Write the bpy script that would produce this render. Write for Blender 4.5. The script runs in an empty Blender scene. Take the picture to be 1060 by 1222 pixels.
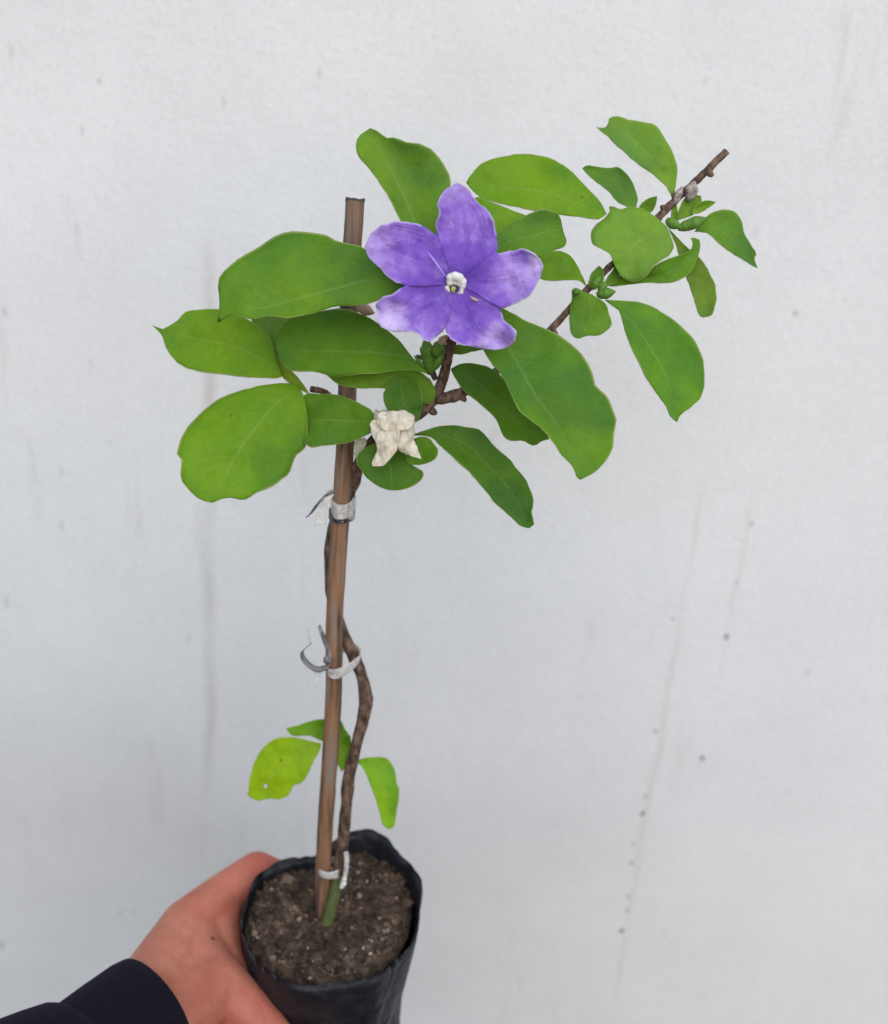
import bpy, bmesh, math, random
from mathutils import Vector, Matrix, noise
random.seed(7)
R = math.radians
scene = bpy.context.scene
col = scene.collection

# ------------------------------------------------------------------ camera
FPX, CX, CY = 1150.0, 530.0, 611.0           # focal length and centre, in pixels of the 1060 x 1222 photograph
CAM = Vector((0.0, 0.0, 1.35))
ROT = Matrix.Rotation(R(90 - 18.7), 3, 'X') @ Matrix.Rotation(R(4.77), 3, 'Z')
cam_d = bpy.data.cameras.new('camera')
cam = bpy.data.objects.new('camera', cam_d)
col.objects.link(cam)
cam.location = CAM
cam.rotation_euler = ROT.to_euler()
cam_d.sensor_fit = 'VERTICAL'
cam_d.sensor_height = 24.0
cam_d.sensor_width = 24.0
cam_d.lens = 24.0 * FPX / 1222.0
cam_d.clip_start = 0.01
cam_d.clip_end = 200.0
cam_d.dof.use_dof = True
cam_d.dof.focus_distance = 0.325
cam_d.dof.aperture_fstop = 6.0
scene.camera = cam

# ------------------------------------------------------------------ light (bright overcast day)
SUN_EL, SUN_AZ = 38.0, 167.0                 # azimuth the light comes from: 180 = straight from behind the camera
world = bpy.data.worlds.new('World')
scene.world = world
world.use_nodes = True
wn = world.node_tree.nodes
wl = world.node_tree.links
wn.clear()
sky = wn.new('ShaderNodeTexSky')
sky.sky_type = 'NISHITA'
sky.sun_disc = False
sky.sun_elevation = R(SUN_EL)
sky.sun_rotation = R(SUN_AZ)
sky.air_density = 1.0
sky.dust_density = 1.0
sky.ozone_density = 1.0
bg = wn.new('ShaderNodeBackground')
bg.inputs['Strength'].default_value = 0.12
wo = wn.new('ShaderNodeOutputWorld')
wl.new(sky.outputs[0], bg.inputs['Color'])
wl.new(bg.outputs[0], wo.inputs['Surface'])
sun_d = bpy.data.lights.new('sun', 'SUN')
sun_d.energy = 1.5
sun_d.angle = R(85)
sun_d.color = (1.0, 0.99, 0.98)
sun = bpy.data.objects.new('sun', sun_d)
col.objects.link(sun)
_az = R(SUN_AZ)
_dir = Vector((math.sin(_az) * math.cos(R(SUN_EL)), math.cos(_az) * math.cos(R(SUN_EL)), math.sin(R(SUN_EL))))
sun.rotation_euler = _dir.to_track_quat('Z', 'Y').to_euler()
sun.location = (-1, -2, 4)
scene.view_settings.view_transform = 'Standard'
scene.view_settings.look = 'None'
scene.view_settings.gamma = 1.0
scene.view_settings.use_curve_mapping = False
scene.view_settings.exposure = 0.60
scene.render.engine = 'CYCLES'
scene.render.resolution_x = 888
scene.render.resolution_y = 1024


# ------------------------------------------------------------------ helpers
def ray(px, py):
    return (ROT @ Vector(((px - CX) / FPX, -(py - CY) / FPX, -1.0)))


def at(px, py, Y):                           # the point at distance Y in front of the camera, on a pixel's ray
    d = ray(px, py)
    return CAM + d * (Y / d.y)


def on_plane(px, py, p0, n):
    d = ray(px, py)
    return CAM + d * ((p0 - CAM).dot(n) / d.dot(n))


def link(name, me, mat=None, parent=None):
    o = bpy.data.objects.new(name, me)
    col.objects.link(o)
    if mat:
        me.materials.append(mat)
    if parent:
        o.parent = parent
        o.matrix_parent_inverse = Matrix.Identity(4) if parent.parent else Matrix.Translation(-parent.location)
    return o


def empty(name, loc):
    o = bpy.data.objects.new(name, None)
    o.empty_display_size = 0.02
    o.location = loc
    col.objects.link(o)
    return o


def tag(o, label=None, cat=None, group=None, kind=None):
    if label: o['label'] = label
    if cat: o['category'] = cat
    if group: o['group'] = group
    if kind: o['kind'] = kind
    return o


def smooth(me):
    for p in me.polygons:
        p.use_smooth = True


def catmull(pts, n):
    """n+1 points evenly spaced by length along a smooth curve through pts"""
    P = [Vector(p) for p in pts]
    ext = [P[0] * 2 - P[1]] + P + [P[-1] * 2 - P[-2]]
    dense = []
    for i in range(1, len(ext) - 2):
        a, b, c, d = ext[i - 1], ext[i], ext[i + 1], ext[i + 2]
        for s in range(14):
            t = s / 14
            dense.append(0.5 * ((2 * b) + (c - a) * t + (2 * a - 5 * b + 4 * c - d) * t * t + (3 * b - a - 3 * c + d) * t ** 3))
    dense.append(P[-1])
    L = [0.0]
    for i in range(1, len(dense)):
        L.append(L[-1] + (dense[i] - dense[i - 1]).length)
    out, j = [], 0
    for k in range(n + 1):
        s = L[-1] * k / n
        while j < len(L) - 2 and L[j + 1] < s:
            j += 1
        seg = max(L[j + 1] - L[j], 1e-9)
        out.append(dense[j].lerp(dense[j + 1], min(1, (s - L[j]) / seg)))
    return out


def tube(name, pts, radii, mat, parent=None, sides=10, step=None, rough=0.0, freq=400.0, caps=True):
    """a limb through 3D points, radius per point, slightly knobbly"""
    n = step or (len(pts) - 1) * 6
    C = catmull(pts, n)
    m = len(pts) - 1
    # radius interpolated by length
    Lp = [0.0]
    for i in range(1, len(pts)):
        Lp.append(Lp[-1] + (Vector(pts[i]) - Vector(pts[i - 1])).length)
    bm = bmesh.new()
    uvl = bm.loops.layers.uv.new('UVMap')
    rings = []
    up = Vector((0.3, 0.9, 0.2)).normalized()
    for i, c in enumerate(C):
        s = Lp[-1] * i / n
        j = 0
        while j < m - 1 and Lp[j + 1] < s:
            j += 1
        f = (s - Lp[j]) / max(Lp[j + 1] - Lp[j], 1e-9)
        r = radii[j] + (radii[j + 1] - radii[j]) * max(0, min(1, f))
        tan = (C[min(i + 1, n)] - C[max(i - 1, 0)]).normalized()
        x = tan.cross(up).normalized()
        y = tan.cross(x)
        ring = []
        for k in range(sides):
            a = 2 * math.pi * k / sides
            d = x * math.cos(a) + y * math.sin(a)
            rr = r * (1 + rough * noise.noise(c * freq + d * 1.7))
            ring.append(bm.verts.new(c + d * rr))
        rings.append(ring)
    for i in range(n):
        for k in range(sides):
            f = bm.faces.new((rings[i][k], rings[i][(k + 1) % sides], rings[i + 1][(k + 1) % sides], rings[i + 1][k]))
            uv = ((k / sides, i / n), ((k + 1) / sides, i / n), ((k + 1) / sides, (i + 1) / n), (k / sides, (i + 1) / n))
            for l, w in zip(f.loops, uv):
                l[uvl].uv = w
    if caps:
        bm.faces.new(rings[0][::-1])
        bm.faces.new(rings[-1])
    bmesh.ops.recalc_face_normals(bm, faces=bm.faces)
    me = bpy.data.meshes.new(name)
    bm.to_mesh(me)
    bm.free()
    smooth(me)
    return link(name, me, mat, parent)


def ribbon(name, pts, widths, side, mat, parent=None, thick=0.00015, n=None):
    """a strip of film through 3D points; side = direction of its width (one, or one per point)"""
    n = n or (len(pts) - 1) * 6
    C = catmull(pts, n)
    m = len(pts) - 1
    bm = bmesh.new()
    rows = []
    for i, c in enumerate(C):
        f = i / n * m
        j = min(int(f), m - 1)
        w = widths[j] + (widths[j + 1] - widths[j]) * (f - j)
        if isinstance(side, list):
            sd = Vector(side[j]).lerp(Vector(side[j + 1]), f - j).normalized()
        else:
            sd = Vector(side).normalized()
        row = []
        tan = (C[min(i + 1, n)] - C[max(i - 1, 0)]).normalized()
        nn = tan.cross(sd)
        for q in range(5):
            u = q / 2 - 1
            row.append(bm.verts.new(c + sd * w * 0.5 * u + nn * w * 0.12 * (abs(u) - 0.5) + nn * 0.0004 * noise.noise(c * 300 + sd * u)))
        rows.append(row)
    for i in range(n):
        for q in range(4):
            bm.faces.new((rows[i][q], rows[i][q + 1], rows[i + 1][q + 1], rows[i + 1][q]))
    me = bpy.data.meshes.new(name)
    bm.to_mesh(me)
    bm.free()
    smooth(me)
    o = link(name, me, mat, parent)
    md = o.modifiers.new('thickness', 'SOLIDIFY')
    md.thickness = thick
    return o


# ------------------------------------------------------------------ materials
def mat(name):
    m = bpy.data.materials.new(name)
    m.use_nodes = True
    nt = m.node_tree
    b = nt.nodes['Principled BSDF']
    return m, nt, b


def N(nt, kind, **kw):
    n = nt.nodes.new(kind)
    for k, v in kw.items():
        if k in n.inputs:
            n.inputs[k].default_value = v
        else:
            setattr(n, k, v)
    return n


def ramp(nt, src, stops):
    r = nt.nodes.new('ShaderNodeValToRGB')
    e = r.color_ramp.elements
    while len(e) < len(stops):
        e.new(0.5)
    for el, (p, c) in zip(e, stops):
        el.position = p
        el.color = (c[0], c[1], c[2], 1) if not isinstance(c, (int, float)) else (c, c, c, 1)
    nt.links.new(src, r.inputs[0])
    return r


def mix(nt, fac, a, b, mode='MIX'):
    m = nt.nodes.new('ShaderNodeMix')
    m.data_type = 'RGBA'
    m.blend_type = mode
    for sock, v in ((m.inputs[0], fac), (m.inputs[6], a), (m.inputs[7], b)):
        if isinstance(v, (int, float)):
            sock.default_value = v
        elif isinstance(v, tuple):
            sock.default_value = (*v, 1)
        else:
            nt.links.new(v, sock)
    return m.outputs[2]


def math_n(nt, op, a, b=None, c=None, clamp=False):
    m = nt.nodes.new('ShaderNodeMath')
    m.operation = op
    m.use_clamp = clamp
    for i, v in enumerate((a, b, c)):
        if v is None:
            continue
        if isinstance(v, (int, float)):
            m.inputs[i].default_value = v
        else:
            nt.links.new(v, m.inputs[i])
    return m.outputs[0]


def noise_n(nt, scale, detail=4, vec=None, rough=0.55, stretch=None):
    if vec is None:
        vec = nt.nodes.new('ShaderNodeNewGeometry').outputs['Position']
    if stretch:
        mp = nt.nodes.new('ShaderNodeMapping')
        mp.inputs['Scale'].default_value = stretch
        nt.links.new(vec, mp.inputs[0])
        vec = mp.outputs[0]
    n = nt.nodes.new('ShaderNodeTexNoise')
    n.inputs['Scale'].default_value = scale
    n.inputs['Detail'].default_value = detail
    n.inputs['Roughness'].default_value = rough
    nt.links.new(vec, n.inputs['Vector'])
    return n.outputs[0]


def bump(nt, b, h, strength, dist):
    n = nt.nodes.new('ShaderNodeBump')
    n.inputs['Strength'].default_value = strength
    n.inputs['Distance'].default_value = dist
    nt.links.new(h, n.inputs['Height'])
    nt.links.new(n.outputs[0], b.inputs['Normal'])
    return n


def spot_mask(nt, p, r0, r1, zs=1.0):
    """1 at a point of the surface, fading to 0 at r1"""
    g = nt.nodes.new('ShaderNodeNewGeometry')
    d = nt.nodes.new('ShaderNodeVectorMath')
    d.operation = 'DISTANCE'
    if zs != 1.0:
        mp = nt.nodes.new('ShaderNodeMapping')
        mp.inputs['Scale'].default_value = (1, 1, zs)
        nt.links.new(g.outputs['Position'], mp.inputs[0])
        nt.links.new(mp.outputs[0], d.inputs[0])
    else:
        nt.links.new(g.outputs['Position'], d.inputs[0])
    d.inputs[1].default_value = (p[0], p[1], p[2] * zs)
    mr = nt.nodes.new('ShaderNodeMapRange')
    mr.interpolation_type = 'SMOOTHSTEP'
    mr.inputs['From Min'].default_value = r1
    mr.inputs['From Max'].default_value = r0
    nt.links.new(d.outputs['Value'], mr.inputs['Value'])
    return mr.outputs[0]


# leaf: colour of the single leaf comes from the object's own colour
def leaf_material():
    m, nt, b = mat('leaf')
    L = nt.links
    oi = nt.nodes.new('ShaderNodeObjectInfo')
    uv = nt.nodes.new('ShaderNodeUVMap')
    sep = nt.nodes.new('ShaderNodeSeparateXYZ')
    L.new(uv.outputs[0], sep.inputs[0])
    t, u = sep.outputs[0], sep.outputs[1]                  # along the leaf, across it
    au = math_n(nt, 'ABSOLUTE', math_n(nt, 'MULTIPLY_ADD', u, 2.0, -1.0))
    n1 = noise_n(nt, 60, 3)
    n2 = noise_n(nt, 420, 5, rough=0.7)
    base = mix(nt, ramp(nt, n1, [(0.3, 0.0), (0.7, 1.0)]).outputs[0], oi.outputs['Color'], mix(nt, 1.0, oi.outputs['Color'], (1.38, 1.14, 0.5), 'MULTIPLY'))
    base = mix(nt, math_n(nt, 'MULTIPLY', ramp(nt, n2, [(0.42, 0.0), (0.75, 1.0)]).outputs[0], 0.55), base, mix(nt, 1.0, base, (0.62, 0.74, 0.7), 'MULTIPLY'))
    base = mix(nt, math_n(nt, 'MULTIPLY', ramp(nt, noise_n(nt, 34, 2), [(0.46, 0.0), (0.62, 1.0)]).outputs[0], 0.85), base, mix(nt, 1.0, base, (0.58, 0.72, 1.5), 'MULTIPLY'))
    # pinprick blemishes, a few to a leaf
    base = mix(nt, math_n(nt, 'MULTIPLY', ramp(nt, noise_n(nt, 330, 1), [(0.76, 0.0), (0.82, 1.0)]).outputs[0], 0.55), base, (0.05, 0.06, 0.015))
    # veins
    mid = ramp(nt, math_n(nt, 'DIVIDE', au, math_n(nt, 'MULTIPLY_ADD', t, -0.6, 1.0)), [(0.0, 1.0), (0.035, 0.8), (0.07, 0.0)]).outputs[0]
    ph = math_n(nt, 'MULTIPLY', math_n(nt, 'ADD', math_n(nt, 'SUBTRACT', t, math_n(nt, 'MULTIPLY', au, 0.22)), math_n(nt, 'MULTIPLY', n1, 0.10)), 7.5)
    fr = math_n(nt, 'ABSOLUTE', math_n(nt, 'SUBTRACT', math_n(nt, 'FRACT', ph), 0.5))
    side = math_n(nt, 'MULTIPLY', ramp(nt, fr, [(0.0, 1.0), (0.06, 0.0)]).outputs[0], ramp(nt, au, [(0.05, 1.0), (0.85, 0.0)]).outputs[0])
    vein = math_n(nt, 'MAXIMUM', math_n(nt, 'MULTIPLY', mid, 0.15), math_n(nt, 'MULTIPLY', side, 0.10), clamp=True)
    c = mix(nt, vein, base, (0.36, 0.46, 0.16))
    edge = ramp(nt, au, [(0.955, 0.0), (0.985, 0.6)]).outputs[0]
    c = mix(nt, edge, c, (0.40, 0.44, 0.14))
    L.new(c, b.inputs['Base Color'])
    b.inputs['Roughness'].default_value = 0.6
    b.inputs['Specular IOR Level'].default_value = 0.22
    h = math_n(nt, 'ADD', math_n(nt, 'MULTIPLY', vein, -1.2), math_n(nt, 'MULTIPLY', noise_n(nt, 900, 3), 0.5))
    h = math_n(nt, 'ADD', h, math_n(nt, 'MULTIPLY', noise_n(nt, 130, 3), 2.0))
    bump(nt, b, h, 0.5, 0.0007)
    tr = nt.nodes.new('ShaderNodeBsdfTranslucent')
    L.new(mix(nt, 1.0, c, (1.5, 1.35, 0.5), 'MULTIPLY'), tr.inputs['Color'])
    ms = nt.nodes.new('ShaderNodeMixShader')
    ms.inputs[0].default_value = 0.28
    L.new(b.outputs[0], ms.inputs[1])
    L.new(tr.outputs[0], ms.inputs[2])
    L.new(ms.outputs[0], nt.nodes['Material Output'].inputs[0])
    return m


def petal_material():
    m, nt, b = mat('petal')
    L = nt.links
    oi = nt.nodes.new('ShaderNodeObjectInfo')              # red of the object's colour = how pale this lobe's tip is: fading, plus light painted in
    uv = nt.nodes.new('ShaderNodeUVMap')
    sep = nt.nodes.new('ShaderNodeSeparateXYZ')
    L.new(uv.outputs[0], sep.inputs[0])
    t, u = sep.outputs[0], sep.outputs[1]
    oc = nt.nodes.new('ShaderNodeSeparateColor')
    L.new(oi.outputs['Color'], oc.inputs[0])
    au = math_n(nt, 'ABSOLUTE', math_n(nt, 'MULTIPLY_ADD', u, 2.0, -1.0))
    n1 = noise_n(nt, 110, 4)
    tt = math_n(nt, 'ADD', t, math_n(nt, 'MULTIPLY_ADD', n1, 0.9, -0.45))
    base = ramp(nt, tt, [(0.0, (0.13, 0.055, 0.40)), (0.35, (0.23, 0.105, 0.56)), (0.7, (0.37, 0.215, 0.68)), (1.0, (0.48, 0.33, 0.76))]).outputs[0]
    pale = math_n(nt, 'MULTIPLY', ramp(nt, tt, [(0.6, 0.0), (0.95, 1.0)]).outputs[0], oc.outputs[0])
    c = mix(nt, pale, base, (0.80, 0.70, 0.93))
    # fine lengthwise veins
    cmb = nt.nodes.new('ShaderNodeCombineXYZ')
    L.new(math_n(nt, 'MULTIPLY', u, 26.0), cmb.inputs[0])
    L.new(math_n(nt, 'MULTIPLY', t, 2.5), cmb.inputs[1])
    v = noise_n(nt, 1.0, 4, vec=cmb.outputs[0], rough=0.7)
    c = mix(nt, math_n(nt, 'MULTIPLY', ramp(nt, noise_n(nt, 75, 4, rough=0.7), [(0.45, 0.0), (0.68, 1.0)]).outputs[0], 0.55), c, mix(nt, 1.0, c, (0.66, 0.56, 0.8), 'MULTIPLY'))
    c = mix(nt, math_n(nt, 'MULTIPLY', ramp(nt, noise_n(nt, 160, 4, rough=0.7), [(0.5, 0.0), (0.72, 1.0)]).outputs[0], 0.30), c, (0.62, 0.48, 0.85))
    c = mix(nt, math_n(nt, 'MULTIPLY', ramp(nt, v, [(0.46, 0.0), (0.62, 1.0)]).outputs[0], 0.4), c, mix(nt, 1.0, c, (0.72, 0.62, 0.86), 'MULTIPLY'))
    cr = math_n(nt, 'MULTIPLY', ramp(nt, math_n(nt, 'ADD', au, math_n(nt, 'MULTIPLY_ADD', n1, 0.5, -0.25)), [(0.0, 0.55), (0.16, 0.0)]).outputs[0], ramp(nt, t, [(0.2, 0.0), (0.45, 1.0), (0.8, 0.0)]).outputs[0])
    c = mix(nt, cr, c, mix(nt, 1.0, c, (0.5, 0.42, 0.72), 'MULTIPLY'))
    rim = math_n(nt, 'MULTIPLY', math_n(nt, 'MAXIMUM', ramp(nt, math_n(nt, 'MULTIPLY', au, math_n(nt, 'GREATER_THAN', t, 0.5)), [(0.93, 0.0), (1.0, 0.6)]).outputs[0],
                 ramp(nt, t, [(0.965, 0.0), (1.0, 0.6)]).outputs[0]), 1.0)
    c = mix(nt, rim, c, (0.78, 0.72, 0.92))
    L.new(c, b.inputs['Base Color'])
    b.inputs['Roughness'].default_value = 0.6
    b.inputs['Specular IOR Level'].default_value = 0.2
    bump(nt, b, math_n(nt, 'ADD', math_n(nt, 'MULTIPLY', v, 0.6), math_n(nt, 'MULTIPLY', noise_n(nt, 190, 4), 1.6)), 0.7, 0.0014)
    tr = nt.nodes.new('ShaderNodeBsdfTranslucent')
    L.new(c, tr.inputs['Color'])
    ms = nt.nodes.new('ShaderNodeMixShader')
    ms.inputs[0].default_value = 0.25
    L.new(b.outputs[0], ms.inputs[1])
    L.new(tr.outputs[0], ms.inputs[2])
    L.new(ms.outputs[0], nt.nodes['Material Output'].inputs[0])
    return m


def simple(name, stops, scale, rough=0.6, detail=5, stretch=None, bstr=0.3, bdist=0.0005, bscale=None, spec=0.3, translucent=0.0):
    m, nt, b = mat(name)
    n = noise_n(nt, scale, detail, stretch=stretch, rough=0.65)
    c = ramp(nt, n, stops).outputs[0]
    nt.links.new(c, b.inputs['Base Color'])
    b.inputs['Roughness'].default_value = rough
    b.inputs['Specular IOR Level'].default_value = spec
    h = noise_n(nt, bscale or scale * 3, 4, stretch=stretch)
    bump(nt, b, h, bstr, bdist)
    if translucent:
        tr = nt.nodes.new('ShaderNodeBsdfTranslucent')
        nt.links.new(c, tr.inputs['Color'])
        ms = nt.nodes.new('ShaderNodeMixShader')
        ms.inputs[0].default_value = translucent
        nt.links.new(b.outputs[0], ms.inputs[1])
        nt.links.new(tr.outputs[0], ms.inputs[2])
        nt.links.new(ms.outputs[0], nt.nodes['Material Output'].inputs[0])
    return m


M_LEAF = leaf_material()
M_PETAL = petal_material()
M_STAKE = simple('stake_wood', [(0.36, (0.04, 0.027, 0.020)), (0.45, (0.12, 0.075, 0.050)), (0.54, (0.25, 0.12, 0.055)), (0.64, (0.21, 0.16, 0.13))], 330, 0.62, stretch=(1, 1, 0.07), bstr=0.5, bdist=0.0005)
# the upper part of the stake has weathered grey
_nt = M_STAKE.node_tree
_b = _nt.nodes['Principled BSDF']
_src = _b.inputs['Base Color'].links[0].from_socket
_g = _nt.nodes.new('ShaderNodeNewGeometry')
_s = _nt.nodes.new('ShaderNodeSeparateXYZ')
_nt.links.new(_g.outputs['Position'], _s.inputs[0])
_m = _nt.nodes.new('ShaderNodeMapRange')
_m.inputs['From Min'].default_value = 1.18
_m.inputs['From Max'].default_value = 1.33
_nt.links.new(math_n(_nt, 'ADD', _s.outputs[2], math_n(_nt, 'MULTIPLY_ADD', noise_n(_nt, 60, 3), 0.2, -0.1)), _m.inputs['Value'])
_nt.links.new(mix(_nt, math_n(_nt, 'MULTIPLY', _m.outputs[0], 0.7), _src, mix(_nt, 0.6, _src, (0.13, 0.105, 0.095))), _b.inputs['Base Color'])
M_STAKE_END = simple('stake_cut_end', [(0.3, (0.035, 0.03, 0.028)), (0.7, (0.12, 0.095, 0.08))], 700, 0.8)
M_BARK = simple('bark', [(0.38, (0.035, 0.020, 0.014)), (0.5, (0.10, 0.058, 0.038)), (0.62, (0.18, 0.115, 0.08))], 420, 0.75, stretch=(1, 1, 0.5), bstr=0.7, bdist=0.0006)
M_GREENSTEM = simple('green_stem', [(0.3, (0.06, 0.06, 0.022)), (0.7, (0.10, 0.13, 0.035))], 300, 0.75)
M_BUD = simple('bud_green', [(0.3, (0.07, 0.16, 0.020)), (0.7, (0.13, 0.27, 0.03))], 300, 0.55, translucent=0.15)
M_DRY = simple('withered_petal', [(0.25, (0.36, 0.25, 0.15)), (0.42, (0.60, 0.53, 0.40)), (0.7, (0.78, 0.74, 0.63))], 150, 0.8, bstr=0.5, bdist=0.0008, bscale=350, translucent=0.2)
M_DRYGREY = simple('withered_bud', [(0.3, (0.12, 0.08, 0.07)), (0.6, (0.42, 0.36, 0.33)), (0.8, (0.62, 0.58, 0.54))], 420, 0.8, bstr=0.8, bdist=0.0008)
M_WHITE = simple('throat_white', [(0.3, (0.62, 0.60, 0.52)), (0.7, (0.86, 0.86, 0.82))], 600, 0.55, translucent=0.2)
M_YELLOW = simple('stigma_yellow', [(0.3, (0.22, 0.22, 0.03)), (0.7, (0.50, 0.48, 0.10))], 900, 0.5)
M_THROATDARK = simple('throat_dark', [(0.3, (0.05, 0.02, 0.10)), (0.7, (0.10, 0.05, 0.16))], 900, 0.7)
M_TAN = simple('tan_scrap', [(0.3, (0.34, 0.22, 0.15)), (0.7, (0.56, 0.40, 0.30))], 500, 0.75)
M_BLACKBAND = simple('black_band', [(0.3, (0.012, 0.014, 0.018)), (0.7, (0.03, 0.032, 0.036))], 500, 0.4)
M_TIEDARK = simple('tie_dark_film', [(0.25, (0.05, 0.05, 0.05)), (0.55, (0.20, 0.19, 0.18)), (0.8, (0.55, 0.52, 0.48))], 260, 0.35, spec=0.5, translucent=0.25)
M_SOIL = simple('soil', [(0.3, (0.012, 0.008, 0.006)), (0.48, (0.05, 0.033, 0.021)), (0.62, (0.12, 0.083, 0.054)), (0.78, (0.25, 0.19, 0.13))], 170, 0.95, detail=8, bstr=1.0, bdist=0.003, bscale=420)
M_CRUMB = simple('soil_crumb', [(0.32, (0.025, 0.016, 0.011)), (0.5, (0.075, 0.050, 0.033)), (0.62, (0.16, 0.11, 0.072)), (0.75, (0.34, 0.26, 0.19))], 110, 0.95, detail=3, bstr=1.0, bdist=0.001, bscale=900)
M_FIBRE = simple('soil_fibre', [(0.3, (0.16, 0.11, 0.075)), (0.7, (0.30, 0.22, 0.16))], 400, 0.9)
M_PERLITE = simple('pale_grit', [(0.3, (0.26, 0.21, 0.17)), (0.7, (0.48, 0.42, 0.36))], 700, 0.85)


def film_material():                         # clear plastic tie: part see-through, part milky
    m, nt, b = mat('clear_film')
    b.inputs['Base Color'].default_value = (0.62, 0.59, 0.56, 1)
    b.inputs['Roughness'].default_value = 0.28
    tp = nt.nodes.new('ShaderNodeBsdfTransparent')
    ms = nt.nodes.new('ShaderNodeMixShader')
    f = ramp(nt, noise_n(nt, 500, 3), [(0.3, 0.3), (0.7, 0.85)])
    nt.links.new(f.outputs[0], ms.inputs[0])
    nt.links.new(tp.outputs[0], ms.inputs[1])
    nt.links.new(b.outputs[0], ms.inputs[2])
    nt.links.new(ms.outputs[0], nt.nodes['Material Output'].inputs[0])
    bump(nt, b, noise_n(nt, 600, 3), 0.5, 0.0006)
    return m


M_FILM = film_material()


def bag_material():
    m, nt, b = mat('black_plastic_film')
    c = ramp(nt, noise_n(nt, 90, 5), [(0.3, (0.008, 0.009, 0.012)), (0.7, (0.022, 0.023, 0.028))]).outputs[0]
    dust = ramp(nt, noise_n(nt, 700, 6, rough=0.8), [(0.58, 0.0), (0.78, 0.5)]).outputs[0]
    c = mix(nt, math_n(nt, 'MULTIPLY', dust, 0.5), c, (0.09, 0.075, 0.06))
    nt.links.new(c, b.inputs['Base Color'])
    b.inputs['Roughness'].default_value = 0.5
    b.inputs['Specular IOR Level'].default_value = 0.28
    h = math_n(nt, 'ADD', noise_n(nt, 55, 5, stretch=(1, 1, 0.45)), math_n(nt, 'MULTIPLY', noise_n(nt, 300, 4), 0.25))
    vo = nt.nodes.new('ShaderNodeTexVoronoi')
    vo.feature = 'DISTANCE_TO_EDGE'
    vo.inputs['Scale'].default_value = 75
    g = nt.nodes.new('ShaderNodeNewGeometry')
    nt.links.new(g.outputs['Position'], vo.inputs['Vector'])
    h = math_n(nt, 'ADD', h, math_n(nt, 'MULTIPLY', math_n(nt, 'MINIMUM', vo.outputs['Distance'], 0.25), 0.9))
    bump(nt, b, h, 0.7, 0.004)
    return m


def skin_material(mole, knuckles):
    m, nt, b = mat('skin')
    n1 = noise_n(nt, 45, 4)
    c = ramp(nt, n1, [(0.32, (0.39, 0.120, 0.075)), (0.5, (0.46, 0.165, 0.102)), (0.68, (0.53, 0.225, 0.140))]).outputs[0]
    c = mix(nt, math_n(nt, 'MULTIPLY', ramp(nt, noise_n(nt, 300, 5, rough=0.7), [(0.45, 0.0), (0.65, 1.0)]).outputs[0], 0.25), c, (0.38, 0.10, 0.075))
    for kp, kr in knuckles:
        c = mix(nt, math_n(nt, 'MULTIPLY', spot_mask(nt, kp, kr * .2, kr), 0.6), c, (0.48, 0.105, 0.080))
    c = mix(nt, math_n(nt, 'MULTIPLY', spot_mask(nt, mole, 0.0006, 0.0016), 0.8), c, (0.07, 0.03, 0.025))
    nt.links.new(c, b.inputs['Base Color'])
    b.inputs['Roughness'].default_value = 0.5
    b.inputs['Specular IOR Level'].default_value = 0.35
    b.inputs['Subsurface Weight'].default_value = 0.18
    b.inputs['Subsurface Radius'].default_value = (1.0, 0.35, 0.2)
    b.inputs['Subsurface Scale'].default_value = 0.004
    v = nt.nodes.new('ShaderNodeTexVoronoi')
    v.inputs['Scale'].default_value = 900
    g = nt.nodes.new('ShaderNodeNewGeometry')
    nt.links.new(g.outputs['Position'], v.inputs['Vector'])
    h = math_n(nt, 'ADD', math_n(nt, 'MULTIPLY', v.outputs['Distance'], 0.5), math_n(nt, 'MULTIPLY', noise_n(nt, 160, 5), 1.3))
    bump(nt, b, h, 0.35, 0.0012)
    return m


def cloth_material():
    m, nt, b = mat('navy_cloth')
    c = ramp(nt, noise_n(nt, 900, 3, rough=0.7), [(0.3, (0.004, 0.004, 0.007)), (0.7, (0.010, 0.009, 0.015))]).outputs[0]
    nt.links.new(c, b.inputs['Base Color'])
    b.inputs['Roughness'].default_value = 0.95
    b.inputs['Specular IOR Level'].default_value = 0.1
    b.inputs['Sheen Weight'].default_value = 0.05
    b.inputs['Sheen Tint'].default_value = (0.35, 0.25, 0.6, 1)
    bump(nt, b, noise_n(nt, 1500, 3), 0.5, 0.0006)
    return m


# ------------------------------------------------------------------ wall
WY = 0.54                                    # distance of the wall from the camera


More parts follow.
